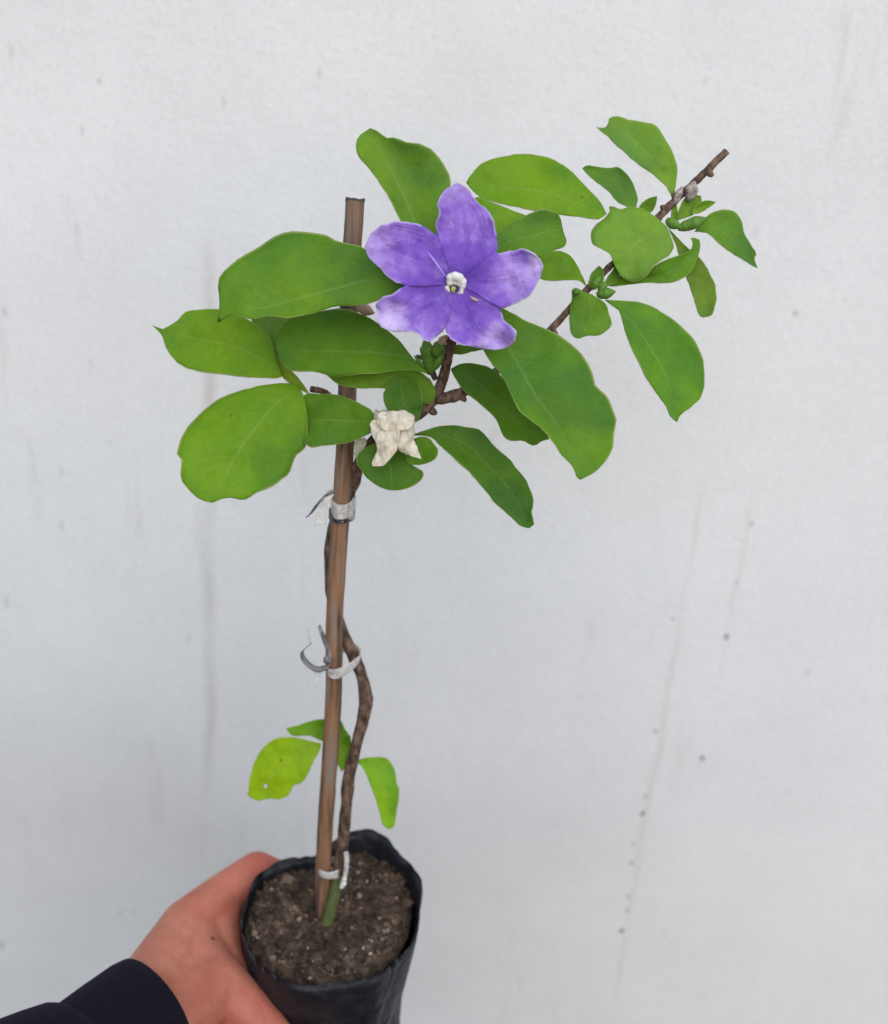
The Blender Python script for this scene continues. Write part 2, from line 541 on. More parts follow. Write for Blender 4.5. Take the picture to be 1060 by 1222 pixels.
def wall_material():
    m, nt, b = mat('whitewashed_render')
    L = nt.links
    g = nt.nodes.new('ShaderNodeNewGeometry')
    sp = nt.nodes.new('ShaderNodeSeparateXYZ')
    L.new(g.outputs['Position'], sp.inputs[0])
    X, Z = sp.outputs[0], sp.outputs[2]
    c = ramp(nt, noise_n(nt, 9, 5), [(0.3, (0.595, 0.595, 0.588)), (0.7, (0.645, 0.645, 0.637))]).outputs[0]
    # faint weathering runs and flecks
    st = noise_n(nt, 75, 3, stretch=(1, 1, 0.16))
    fl = math_n(nt, 'MULTIPLY', ramp(nt, st, [(0.60, 0.0), (0.74, 1.0)]).outputs[0], ramp(nt, noise_n(nt, 7, 2), [(0.38, 0.0), (0.62, 1.0)]).outputs[0])
    c = mix(nt, math_n(nt, 'MULTIPLY', fl, 0.20), c, (0.42, 0.36, 0.30))
    gr = ramp(nt, noise_n(nt, 260, 4), [(0.66, 0.0), (0.8, 1.0)]).outputs[0]
    c = mix(nt, math_n(nt, 'MULTIPLY', gr, 0.14), c, (0.45, 0.42, 0.38))

    wander = math_n(nt, 'MULTIPLY_ADD', noise_n(nt, 14, 2, stretch=(0, 0, 1)), 0.012, -0.006)
    broken = ramp(nt, noise_n(nt, 40, 3, stretch=(1, 1, 0.5)), [(0.3, 0.25), (0.65, 1.0)]).outputs[0]

    def streak(px, py0, py1, w, amt, colr, c):
        a, z = at(px[0], py0, WY), at(px[1], py1, WY)
        # wander a little, broken along its length
        xx = math_n(nt, 'ADD', math_n(nt, 'SUBTRACT', X, (a.x + z.x) / 2), wander)
        k = ramp(nt, math_n(nt, 'DIVIDE', math_n(nt, 'ABSOLUTE', xx), w), [(0.0, 1.0), (1.0, 0.0)]).outputs[0]
        mr = nt.nodes.new('ShaderNodeMapRange'); mr.interpolation_type = 'SMOOTHSTEP'
        mr.inputs['From Min'].default_value = a.z + 0.01; mr.inputs['From Max'].default_value = a.z - 0.03
        L.new(Z, mr.inputs['Value'])
        mr2 = nt.nodes.new('ShaderNodeMapRange'); mr2.interpolation_type = 'SMOOTHSTEP'
        mr2.inputs['From Min'].default_value = z.z - 0.02; mr2.inputs['From Max'].default_value = z.z + 0.08
        L.new(Z, mr2.inputs['Value'])
        k = math_n(nt, 'MULTIPLY', k, math_n(nt, 'MULTIPLY', mr.outputs[0], mr2.outputs[0]))
        k = math_n(nt, 'MULTIPLY', k, broken)
        return mix(nt, math_n(nt, 'MULTIPLY', k, amt), c, colr)

    fine = ramp(nt, noise_n(nt, 480, 3, rough=0.7), [(0.3, 0.93), (0.7, 1.04)]).outputs[0]
    c = mix(nt, 1.0, c, fine, 'MULTIPLY')
    c = streak((250, 250), 270, 960, 0.0055, 0.5, (0.40, 0.35, 0.30), c)
    c = streak((245, 245), 400, 470, 0.004, 0.55, (0.36, 0.31, 0.27), c)
    c = streak((820, 742), 560, 1250, 0.0035, 0.30, (0.45, 0.38, 0.30), c)
    c = streak((903, 855), 560, 840, 0.003, 0.28, (0.48, 0.40, 0.32), c)
    c = streak((1053, 1060), 150, 260, 0.004, 0.45, (0.42, 0.37, 0.32), c)
    spots = [(118, 97, 1.9, .55), (742, 1111, 2.3, .95), (767, 971, 2.4, .8), (756, 1007, 1.9, .4), (754, 1030, 2.2, .5), (750, 1070, 1.9, .4), (748, 1086, 2.0, .5),
             (783, 873, 1.8, .55), (803, 738, 1.8, .4), (867, 760, 2.5, .7), (838, 905, 2.3, .8), (879, 695, 1.8, .35), (897, 625, 2.0, .45), (770, 950, 2.5, .3),
             (98, 155, 1.8, .35), (14, 62, 2.2, .3), (92, 273, 1.9, .3), (6, 372, 2.1, .4), (267, 122, 2.0, .3), (381, 88, 1.8, .3), (74, 627, 2.0, .35), (225, 763, 2.0, .3),
             (8, 718, 2.4, .4), (108, 433, 1.8, .25), (949, 374, 2.0, .4), (842, 96, 1.8, .2), (857, 185, 1.8, .2), (2, 1128, 2.6, .5), (143, 1089, 1.8, .3), (160, 1088, 1.6, .3),
             (132, 529, 1.6, .25), (74, 563, 2.0, .3), (901, 278, 3.2, .15), (964, 802, 3.4, .15), (793, 1115, 2.0, .2)]
    for px, py, r, a in spots:
        p = at(px, py, WY)
        r *= 0.00058
        msk = spot_mask(nt, p, r * 0.2, r * 2.0, 0.45 if px < 420 and (px, py) != (118, 97) else 0.8)
        c = mix(nt, math_n(nt, 'MULTIPLY', msk, a * (0.55 if px < 420 else 0.9)), c, (0.10, 0.085, 0.075))
    L.new(c, b.inputs['Base Color'])
    b.inputs['Roughness'].default_value = 0.85
    b.inputs['Specular IOR Level'].default_value = 0.2
    h = math_n(nt, 'ADD', noise_n(nt, 230, 6, rough=0.65), math_n(nt, 'MULTIPLY', noise_n(nt, 40, 3), 1.2))
    bump(nt, b, h, 0.22, 0.002)
    return m


def box(name, lo, hi, m, parent=None):
    bm = bmesh.new()
    bmesh.ops.create_cube(bm, size=1.0)
    for v in bm.verts:
        v.co = Vector([lo[i] + (v.co[i] + 0.5) * (hi[i] - lo[i]) for i in range(3)])
    me = bpy.data.meshes.new(name)
    bm.to_mesh(me)
    bm.free()
    return link(name, me, m, parent)


wall = box('wall', (-2.2, WY, 0.0), (2.2, WY + 0.15, 2.7), wall_material())
tag(wall, 'rough whitewashed wall with faint drip stains behind the plant', 'wall', kind='structure')

# ------------------------------------------------------------------ bag and soil
YS = 0.350                                   # distance of the stake and the middle of the bag
P0 = at(385, 1085, YS)                       # where the stake enters the soil
TILT = R(5)
SN = Vector((0, -math.sin(TILT), math.cos(TILT)))

SOIL_PX = [(303, 1066), (322, 1042), (352, 1028), (392, 1020), (430, 1010), (466, 1016), (487, 1048), (490, 1085), (480, 1120), (457, 1149),
           (420, 1166), (370, 1170), (330, 1158), (302, 1128), (294, 1095)]
# rim of the film: pixel, height above the soil (m)
RIM_PX = [(289, 1082, .004), (300, 1054, .006), (318, 1036, .008), (337, 1024, .009), (374, 1020, .009), (397, 1003, .012), (426, 988, .014),
          (452, 991, .014), (478, 1016, .013), (500, 1045, .011), (503, 1066, .008), (500, 1098, .004), (487, 1131, .002), (462, 1157, .001),
          (420, 1171, .001), (370, 1175, .001), (325, 1163, .001), (297, 1136, .001), (287, 1108, .002)]
soil_ring = [on_plane(x, y, P0, SN) for x, y in SOIL_PX]
SC = sum(soil_ring, Vector()) / len(soil_ring)       # middle of the soil
rim_ring = [on_plane(x, y, P0 + SN * h, SN) for x, y, h in RIM_PX]


def ragged(p, k):                            # small nicks and ripples of the cut film
    return p + SN * (0.0009 * noise.noise(p * 160) + 0.0005 * noise.noise(p * 420)) + (p - SC).normalized() * 0.0007 * noise.noise(p * 220 + Vector((3, 1, 0)))



def closed(pts, n):
    loop = catmull(pts + [pts[0]], n)
    return loop[:-1]


NR = 96
rim = closed(rim_ring, NR)
soil_edge = closed(soil_ring, NR)


def by_angle(loop, c):
    """radius of a loop about c for NR even angles"""
    ang = sorted(((math.atan2(p.y - c.y, p.x - c.x), p) for p in loop), key=lambda q: q[0])
    out = []
    for k in range(NR):
        a = -math.pi + 2 * math.pi * k / NR
        prev = max((q for q in ang if q[0] <= a), key=lambda q: q[0], default=None)
        nxt = min((q for q in ang if q[0] > a), key=lambda q: q[0], default=None)
        if prev is None: prev = (ang[-1][0] - 2 * math.pi, ang[-1][1])
        if nxt is None: nxt = (ang[0][0] + 2 * math.pi, ang[0][1])
        f = (a - prev[0]) / max(nxt[0] - prev[0], 1e-9)
        out.append(prev[1].lerp(nxt[1], f))
    return out


rim = [ragged(p, k) for k, p in enumerate(by_angle(rim, SC))]
soil_edge = by_angle(soil_edge, SC)
BR = sum((Vector((p.x - SC.x, p.y - SC.y)).length for p in rim)) / NR
DOWN = -SN
BAG_H = 0.115


def bag_mesh():
    bm = bmesh.new()
    rings = []
    levels = [0.0, 0.006, 0.014, 0.024, 0.036, 0.05, 0.066, 0.082, 0.097, 0.108, BAG_H]
    for li, d in enumerate(levels):
        ring = []
        for k in range(NR):
            a = -math.pi + 2 * math.pi * k / NR
            top = rim[k]
            rad = Vector((top.x - SC.x, top.y - SC.y, 0))
            r0 = rad.length
            f = min(1.0, d / 0.05)
            f = f * f * (3 - 2 * f)
            rr = r0 * (1 - f) + (BR * (0.985 - 0.9 * d)) * f
            if d > 0.09:
                rr *= 1 - 0.35 * ((d - 0.09) / (BAG_H - 0.09)) ** 2
            topd = (top - SC).dot(SN)
            hgt = topd * (1 - f) - d
            fold = 0.0009 * math.sin(a * 7 + d * 40) * f + 0.0012 * (0.4 + f) * (0.5 - abs(noise.noise(Vector((math.cos(a) * 3.5 + d * 22, math.sin(a) * 3.5, d * 18))) * 2)) + 0.0022 * noise.noise(Vector((math.cos(a) * 2.5, math.sin(a) * 2.5, d * 35)))
            dirv = rad.normalized()
            p = SC + Vector((dirv.x, dirv.y, 0)) * (rr + fold)
            p = p - SN * ((p - SC).dot(SN)) + SN * hgt
            ring.append(bm.verts.new(p))
        rings.append(ring)
    # the inner face of the film, from the rim down to the soil
    inner = [rings[0]]
    for d, f in ((0.005, 0.25), (0.022, 0.7)):
        ring = []
        for k in range(NR):
            p = rim[k].lerp(soil_edge[k], f)
            ring.append(bm.verts.new(p - SN * d))
        inner.append(ring)
    for A in (rings, inner):
        for i in range(len(A) - 1):
            for k in range(NR):
                bm.faces.new((A[i][k], A[i][(k + 1) % NR], A[i + 1][(k + 1) % NR], A[i + 1][k]))
    bm.faces.new(rings[-1])
    bmesh.ops.recalc_face_normals(bm, faces=bm.faces)
    me = bpy.data.meshes.new('nursery_bag')
    bm.to_mesh(me)
    bm.free()
    smooth(me)
    return me


bag = link('nursery_bag', bag_mesh(), bag_material())
tag(bag, 'small black plastic nursery bag full of soil, held in the hand', 'plant bag')


def soil_mesh():
    bm = bmesh.new()
    NRAD = 44
    rings = []
    ctr = bm.verts.new(SC)
    for i in range(1, NRAD + 1):
        f = i / NRAD * 1.02
        ring = []
        for k in range(NR):
            p = SC.lerp(soil_edge[k], f)
            q = p * 1.0
            h = 0.0022 * noise.noise(q * 45) + 0.0016 * noise.noise(q * 130) + 0.0011 * noise.noise(q * 320) + 0.0007 * noise.noise(q * 700)
            dd = (p - P0).length
            h -= 0.0035 * math.exp(-(dd / 0.013) ** 2)          # hollow round the stems
            h -= 0.004 * max(0, f - 0.9) / 0.1
            ring.append(bm.verts.new(p + SN * h))
        rings.append(ring)
    for k in range(NR):
        bm.faces.new((ctr, rings[0][k], rings[0][(k + 1) % NR]))
    for i in range(NRAD - 1):
        for k in range(NR):
            bm.faces.new((rings[i][k], rings[i + 1][k], rings[i + 1][(k + 1) % NR], rings[i][(k + 1) % NR]))
    me = bpy.data.meshes.new('soil')
    bm.to_mesh(me)
    bm.free()
    return me


soil = link('soil', soil_mesh(), M_SOIL)
tag(soil, 'dark crumbly potting soil filling the black bag', 'soil', kind='stuff')


def scatter(name, count, smin, smax, m, seed, parent):
    rnd = random.Random(seed)
    bm = bmesh.new()
    for _ in range(count):
        k = rnd.randrange(NR)
        f = math.sqrt(rnd.random()) * 0.97
        p = SC.lerp(soil_edge[k].lerp(soil_edge[(k + 1) % NR], rnd.random()), f)
        s = smin + (smax - smin) * rnd.random() ** 3
        h = 0.0022 * noise.noise(p * 45) + 0.0016 * noise.noise(p * 130) + 0.0011 * noise.noise(p * 320)
        dd = (p - P0).length
        h -= 0.0035 * math.exp(-(dd / 0.013) ** 2)
        mtx = Matrix.Translation(p + SN * (h + s * 0.25)) @ Matrix.Rotation(rnd.random() * 6, 4, Vector((rnd.random(), rnd.random(), rnd.random() + .1)))
        g = bmesh.ops.create_icosphere(bm, subdivisions=1, radius=s, matrix=mtx @ Matrix.Diagonal((1, 0.55 + rnd.random() * .5, 0.5 + rnd.random() * .4, 1)))
        for v in g['verts']:
            v.co += Vector((rnd.uniform(-1, 1), rnd.uniform(-1, 1), rnd.uniform(-1, 1))) * s * 0.22
    me = bpy.data.meshes.new(name)
    bm.to_mesh(me)
    bm.free()
    return tag(link(name, me, m, parent), kind='stuff')


scatter('soil_crumbs', 1500, 0.0003, 0.0016, M_CRUMB, 3, soil)
scatter('soil_clods', 70, 0.0012, 0.0034, M_CRUMB, 11, soil)
scatter('soil_fibres', 26, 0.0006, 0.0015, M_FIBRE, 13, soil)
scatter('pale_grit', 34, 0.0005, 0.0012, M_PERLITE, 5, soil)

# ------------------------------------------------------------------ stake
stake_bot = P0 - Vector((0, 0, 0.05))
stake_top = at(424, 238, YS)
stake_base = empty('wooden_stake', P0)
tag(stake_base, 'straight brown wooden stake standing in the soil, tied to the stem', 'stake')
N_ST = 9
sp_pts = [stake_bot.lerp(stake_top, i / N_ST) + Vector((0.0006 * math.sin(i * 2.1), 0.0003 * math.cos(i * 1.7), 0)) for i in range(N_ST + 1)]
sp_pts[-1] = stake_top
tube('shaft', sp_pts, [0.0034] * 5 + [0.00345] * 3 + [0.0034, 0.0033], M_STAKE, stake_base, sides=20, rough=0.07, freq=260, caps=False)
bm = bmesh.new()
# hollow end: a rim ring and a dark floor 2 mm down
ra, rb = [], []
for k in range(20):
    a = 2 * math.pi * k / 20
    d = Vector((math.cos(a), math.sin(a), 0))
    ra.append(bm.verts.new(stake_top + d * 0.00345 + Vector((0, 0, 0.0003 + 0.0003 * math.sin(a * 3)))))
    rb.append(bm.verts.new(stake_top + d * 0.0024 + Vector((0, 0, -0.0002))))
rd = [bm.verts.new(v.co + Vector((0, 0, -0.0007 - 0.0003 * math.sin(i * 1.3)))) for i, v in enumerate(ra)]
rc = [bm.verts.new(v.co + Vector((0, 0, -0.002))) for v in rb]
for k in range(20):
    bm.faces.new((ra[k], ra[(k + 1) % 20], rb[(k + 1) % 20], rb[k]))
    bm.faces.new((rb[k], rb[(k + 1) % 20], rc[(k + 1) % 20], rc[k]))
    bm.faces.new((rd[k], rd[(k + 1) % 20], ra[(k + 1) % 20], ra[k]))
bm.faces.new(rc)
me = bpy.data.meshes.new('cut_end')
bm.to_mesh(me)
bm.free()
link('cut_end', me, M_STAKE_END, stake_base)

# ------------------------------------------------------------------ plant: stem and branches
plant = empty('flowering_shrub', at(388, 1104, YS - 0.004))
tag(plant, 'young potted shrub with green leaves and a single violet flower, tied to the stake', 'plant')


def path3(pts):
    return [at(x, y, Y) for x, y, Y in pts]


YB = YS + 0.0065                             # behind the stake
tube('stem_foot', path3([(384, 1122, .344), (391, 1098, .345), (398, 1072, .347), (403, 1048, .349), (407, 1020, .350)]), [.0032, .0029, .0027, .0026, .0024], M_GREENSTEM, plant, rough=0.1)
tube('stem', path3([(404, 1040, .3492), (409, 1005, .3500), (413, 965, .3505), (417, 925, .351), (425, 890, .351), (435, 852, .351), (437, 833, .3515), (431, 805, .353), (421, 780, .3555),
                    (409, 755, YB), (397, 715, YB), (394, 670, YB), (397, 635, YB), (407, 605, YB), (422, 578, .353), (430, 550, .349), (452, 520, .345), (482, 502, .343), (502, 492, .342), (526, 468, .342)]),
     [.0026, .0026, .0025, .0026, .0024, .0026, .0029, .0024, .0026, .0024, .0023, .0023, .0022, .0022, .0023, .0022, .0021, .0021, .0023, .0020], M_BARK, plant, sides=14, step=190, rough=0.17, freq=170)
tube('branch', path3([(520, 476, .342), (540, 473, .3425), (556, 466, .343), (600, 438, .346), (655, 395, .350), (693, 354, .353), (722, 324, .355), (760, 288, .358), (795, 250, .361), (832, 215, .365), (867, 181, .368)]),
     [.0023, .0023, .0019, .0014, .0013, .0012, .0012, .0012, .0014, .0013, .0013], M_BARK, plant, step=110, rough=0.25, freq=420)
tube('flower_stalk', path3([(521, 474, .342), (529, 450, .340), (535, 428, .337), (540, 404, .333), (543, 385, .330)]), [.0021, .0019, .0017, .0017, .0014], M_BARK, plant, rough=0.22, freq=400)
tube('twig', path3([(421, 583, .353), (412, 540, .356), (402, 495, .356), (390, 470, .352), (371, 464, .349)]), [.0015, .0014, .0013, .0012, .0011], M_BARK, plant, rough=0.25, freq=420)
tube('twig', path3([(520, 452, .340), (508, 430, .338), (497, 425, .337)]), [.0012, .0009, .0006], M_BARK, plant, rough=0.25)
# knobs and short spurs on the bark
for px, py, Y, dx, dy, r in [(438, 843, .350, 6, -3, .0016), (427, 800, .353, -3, -10, .0016), (512, 483, .341, -3, 9, .0014), (548, 470, .342, 8, 9, .0013), (515, 490, .341, 6, 4, .0014), (845, 205, .366, 6, 5, .0013), (808, 240, .362, -5, -8, .0013),
                             (795, 250, .361, -6, -4, .0013), (660, 394, .350, 5, 6, .0011), (420, 905, .350, 5, -2, .0013)]:
    a, b2 = at(px, py, Y), at(px + dx, py + dy, Y - 0.001)
    tube('bark_knob', [a, a.lerp(b2, .6), b2], [r, r * .9, r * .45], M_BARK, plant, sides=8, rough=0.3)

# ------------------------------------------------------------------ leaves
FR = {'p': (0, 0, 1.0), '1': (180, 260, 340 / 1060), '2': (410, 140, 270 / 1060), '3': (640, 120, 280 / 1060), '4': (420, 360, 340 / 1060),
      '6': (280, 780, 240 / 1047), '7': (400, 390, 180 / 1060), '8': (670, 240, 200 / 1060), 'f': (430, 210, 230 / 1060)}


def px_of(fr, pts):
    ox, oy, s = FR[fr]
    return [(ox + x * s, oy + y * s) for x, y in pts]


def blade(name, fr, base, left, right, tip, Y0, k=0.4, h=0.0, fold=0.0, wave=0.0, mid=None, curl=0.0, color=None, m=None, parent=None, nt=30, nu=14, hole=None,
          thick=0.0003, ph=0.0, seam=False, crumple=0.0):
    """a leaf or petal: two edges from base to tip, in pixels; Y0 its distance at the base, k and h how it leans back upwards and sideways,
    fold how far the edges rise from the midrib (in half widths), curl how far the tip comes forward"""
    L = catmull([Vector((*p, 0)) for p in px_of(fr, [base] + left + [tip])], nt)
    Rr = catmull([Vector((*p, 0)) for p in px_of(fr, [base] + right + [tip])], nt)
    if mid:
        Mm = catmull([Vector((*p, 0)) for p in px_of(fr, [base] + mid + [tip])], nt)
    else:
        Mm = [a.lerp(b, 0.5) for a, b in zip(L, Rr)]
    jit = 2.2 if seam else (2.0 if crumple else 0.9)
    for E, sg in ((L, 1.0), (Rr, -1.0)):
        for i in range(2, nt):
            tt = i / nt
            out = (E[i] - Mm[i])
            if out.length > 3 and not (seam and tt < 0.45):
                E[i] += out.normalized() * jit * (noise.noise(Vector((E[i].x * 0.09, E[i].y * 0.09, ph))) + 0.6 * noise.noise(Vector((E[i].x * 0.25, E[i].y * 0.25, ph))))
    bx, by = px_of(fr, [base])[0]
    s = 0.335 / FPX
    bm = bmesh.new()
    uvl = bm.loops.layers.uv.new('UVMap')
    rows = []
    for i in range(nt + 1):
        t = i / nt
        row = []
        hw = (L[i] - Rr[i]).length * 0.5 * s
        for j in range(nu + 1):
            u = 2 * j / nu - 1
            p = Mm[i].lerp(L[i], -u) if u < 0 else Mm[i].lerp(Rr[i], u)
            dz = -(p.y - by) * s
            dx = (p.x - bx) * s
            w = wave * math.sin(t * 11 + ph + (1.3 if u > 0 else 0)) * (abs(u) ** 2)
            if seam:
                q = max(0.0, min(1.0, (t - 0.35) / 0.4))
                w *= q
            Y = Y0 + k * dz + h * dx + (w - fold * abs(u) ** 1.4) * hw - curl * t * t
            if seam:
                Y += 0.0035 * math.exp(-t * 9) + 0.0011 * math.cos(u * math.pi / 2) * math.sin(t * math.pi) + min(1.0, max(0.0, t - 0.3) * 2.5) * (0.0016 * noise.noise(Vector((p.x * 0.05, p.y * 0.05, ph))) + 0.0007 * noise.noise(Vector((p.x * 0.14, p.y * 0.14, ph))))
            Y += (0.0030 * noise.noise(Vector((p.x * 0.022, p.y * 0.022, ph))) + 0.0005 * noise.noise(Vector((p.x * 0.07, p.y * 0.07, ph)))) * min(1.0, 3 * t) * (0.3 if seam else 1)
            if crumple:
                q = Vector((p.x * 0.09, p.y * 0.05, ph))
                Y += crumple * (abs(noise.noise(q)) + 0.6 * abs(noise.noise(q * 2.3))) * hw
            row.append((at(p.x, p.y, Y), t, (u + 1) / 2, p))
        rows.append(row)
    V = [[bm.verts.new(c[0]) for c in row] for row in rows]
    for i in range(nt):
        for j in range(nu):
            quad = ((i, j), (i, j + 1), (i + 1, j + 1), (i + 1, j))
            if hole:
                cxp = sum(rows[a][b][3].x for a, b in quad) / 4
                cyp = sum(rows[a][b][3].y for a, b in quad) / 4
                if any((cxp - hx) ** 2 + (cyp - hy) ** 2 < hr * hr for hx, hy, hr in hole):
                    continue
            f = bm.faces.new([V[a][b] for a, b in quad])
            for l, (a, b) in zip(f.loops, quad):
                l[uvl].uv = (rows[a][b][1], rows[a][b][2])
    bmesh.ops.remove_doubles(bm, verts=bm.verts, dist=1e-6)
    me = bpy.data.meshes.new(name)
    bm.to_mesh(me)
    bm.free()
    smooth(me)
    o = link(name, me, m or M_LEAF, parent or plant)
    if color:
        o.color = (*color, 1)
    md = o.modifiers.new('thickness', 'SOLIDIFY')
    md.thickness = thick
    md.offset = 0
    return o


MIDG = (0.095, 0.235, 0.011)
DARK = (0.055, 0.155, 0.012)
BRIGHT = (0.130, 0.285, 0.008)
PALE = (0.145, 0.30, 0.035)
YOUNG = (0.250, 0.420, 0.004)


def leaf(*a, **k):
    k.setdefault('color', MIDG)
    k.setdefault('ph', random.random() * 6)
    k.setdefault('wave', 0.05)
    k.setdefault('fold', 0.10)
    return blade('leaf', *a, **k)


# left cluster
leaf('1', (955, 250), [(880, 212), (830, 150), (790, 110), (700, 88), (640, 60), (575, 54), (520, 50), (460, 70), (400, 110), (330, 150), (275, 195), (250, 240), (256, 310)],
     [(930, 268), (870, 297), (780, 325), (690, 330), (600, 355), (520, 372), (440, 365), (380, 378), (330, 362), (300, 358), (270, 375)], (250, 388), .322,
     k=.42, mid=[(880, 238), (800, 235), (700, 262), (560, 300), (430, 335), (330, 345)], fold=.05, color=(0.099, 0.237, 0.013))
leaf('1', (1040, 585), [(985, 535), (930, 460), (890, 425), (850, 395), (800, 365), (740, 340), (690, 338), (630, 345), (560, 355), (510, 375), (475, 420), (463, 460)],
     [(990, 570), (920, 568), (850, 578), (780, 583), (720, 590), (680, 593), (640, 580), (590, 572), (530, 570), (495, 550)], (470, 505), .333,
     k=.42, mid=[(970, 525), (870, 505), (750, 500), (600, 495)], fold=.05, color=(0.092, 0.230, 0.011))
leaf('1', (1040, 600), [(980, 560), (900, 540), (800, 530), (700, 530)], [(1062, 650), (1040, 690), (990, 680), (920, 650), (860, 634), (780, 634), (700, 620)], (640, 570), .341, k=.3, color=(0.123, 0.256, 0.020))
leaf('1', (490, 590), [(465, 520), (455, 470), (420, 420), (370, 380), (300, 350), (245, 340), (180, 343), (130, 350), (95, 385), (45, 414), (28, 408)],
     [(470, 597), (440, 596), (370, 594), (290, 585), (220, 577), (150, 565), (95, 535), (58, 485), (42, 438)], (6, 400), .345, k=.45, h=.15, color=BRIGHT, fold=.12)
leaf('1', (592, 658), [(540, 628), (490, 592), (455, 520), (440, 460), (380, 390), (375, 340)], [(560, 608), (520, 562), (478, 500), (470, 440), (500, 385), (520, 345)], (450, 310), .3465, k=.35, color=(0.168, 0.282, 0.025), fold=.35)
leaf('1', (560, 640), [(525, 618), (490, 615), (400, 625), (330, 645), (260, 670), (200, 715), (140, 775), (110, 830), (98, 880), (112, 900), (118, 980), (180, 1045)],
     [(575, 685), (583, 760), (577, 850), (540, 885), (520, 940), (500, 965), (440, 1005), (400, 1020), (350, 1050), (290, 1040)], (230, 1060), .344, k=.5, h=.1,
     mid=[(470, 685), (400, 770), (320, 880)], color=BRIGHT, fold=-.08, wave=.07)
leaf('1', (842, 765), [(835, 738), (820, 715), (770, 685), (700, 660), (640, 656), (570, 660)], [(835, 790), (790, 815), (720, 840), (640, 848), (580, 846)], (510, 745), .335, k=.35, h=-.22, color=(0.084, 0.211, 0.012))
# small leaves in the middle
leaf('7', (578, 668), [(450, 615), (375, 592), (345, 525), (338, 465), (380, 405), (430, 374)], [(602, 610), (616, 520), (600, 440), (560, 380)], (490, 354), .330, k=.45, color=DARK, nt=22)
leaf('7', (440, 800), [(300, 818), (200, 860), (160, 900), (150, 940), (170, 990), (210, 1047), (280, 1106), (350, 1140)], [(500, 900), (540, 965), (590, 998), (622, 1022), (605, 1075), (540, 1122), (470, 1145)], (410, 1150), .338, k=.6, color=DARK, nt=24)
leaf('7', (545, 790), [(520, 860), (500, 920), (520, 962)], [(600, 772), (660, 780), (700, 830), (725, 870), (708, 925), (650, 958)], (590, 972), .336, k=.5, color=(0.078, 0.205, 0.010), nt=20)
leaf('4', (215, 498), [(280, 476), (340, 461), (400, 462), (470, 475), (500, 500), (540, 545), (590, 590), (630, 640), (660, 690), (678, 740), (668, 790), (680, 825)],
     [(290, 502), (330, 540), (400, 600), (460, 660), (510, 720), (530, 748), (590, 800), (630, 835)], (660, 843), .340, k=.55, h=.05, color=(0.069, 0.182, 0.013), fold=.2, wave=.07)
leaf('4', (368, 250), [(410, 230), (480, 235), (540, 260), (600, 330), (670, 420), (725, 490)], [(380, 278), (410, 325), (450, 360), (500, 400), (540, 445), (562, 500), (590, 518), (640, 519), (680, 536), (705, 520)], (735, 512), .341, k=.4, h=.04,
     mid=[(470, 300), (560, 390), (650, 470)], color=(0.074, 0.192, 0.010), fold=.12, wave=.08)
leaf('4', (440, 20), [(545, 22), (600, 45), (660, 75), (730, 105), (800, 145), (850, 190), (880, 230), (895, 270), (910, 315), (945, 350), (970, 395), (985, 440), (975, 490), (970, 550), (940, 600), (900, 638)],
     [(460, 110), (490, 182), (520, 230), (560, 280), (590, 340), (620, 400), (660, 440), (700, 468), (740, 510), (780, 570), (820, 612), (836, 655)], (850, 663), .327, k=.5, h=0.0,
     mid=[(530, 100), (585, 175), (620, 240), (670, 330), (720, 400), (770, 470), (815, 570)], color=(0.092, 0.230, 0.012), fold=.06, wave=.06, nt=40, nu=18)
leaf('7', (800, 170), [(840, 130), (930, 125), (1000, 140)], [(830, 190), (900, 190), (980, 172)], (1080, 150), .341, k=.3, color=(0.084, 0.211, 0.013), nt=14, nu=8)
# behind the flower
leaf('2', (440, 720), [(350, 620), (270, 490), (220, 390), (170, 310), (120, 240), (75, 190), (58, 140), (75, 88)],
     [(470, 640), (456, 560), (490, 420), (505, 300), (480, 240), (450, 190), (400, 142), (350, 122), (300, 118), (265, 105), (245, 95), (205, 96), (180, 80), (155, 62)], (125, 51), .336, k=.30, h=0,
     mid=[(390, 600), (330, 480), (270, 350), (215, 235), (160, 150)], color=(0.118, 0.256, 0.018), fold=.22, wave=.08)
leaf('3', (318, 512), [(285, 450), (230, 395), (180, 340), (120, 290), (60, 260), (0, 246), (-60, 241), (-130, 250), (-200, 265), (-260, 295), (-300, 340)],
     [(280, 535), (200, 526), (110, 516), (0, 497), (-90, 480), (-170, 465), (-250, 435), (-295, 400)], (-316, 372), .356, k=.45, h=.0, mid=[(200, 470), (60, 420), (-120, 395)], color=BRIGHT, fold=.08)
leaf('2', (680, 690), [(690, 600), (720, 548), (790, 495), (850, 460), (920, 432), (985, 438), (1015, 470), (1014, 525)], [(740, 650), (820, 640), (890, 655), (940, 655), (990, 622), (1032, 608), (1044, 580)], (1012, 552), .334, k=.35, h=.1, color=(0.087, 0.218, 0.015), fold=.1, wave=.08)
leaf('2', (650, 640), [(610, 520), (600, 420), (622, 372), (700, 400)], [(720, 600), (780, 540), (840, 480)], (862, 462), .345, k=.3, color=BRIGHT, nt=20)
leaf('3', (226, 838), [(212, 795), (180, 735), (145, 697), (100, 680), (40, 690), (-20, 700)], [(190, 812), (130, 812), (80, 815), (30, 807), (-20, 790)], (-70, 745), .3545, k=.35, color=(0.134, 0.294, 0.010))
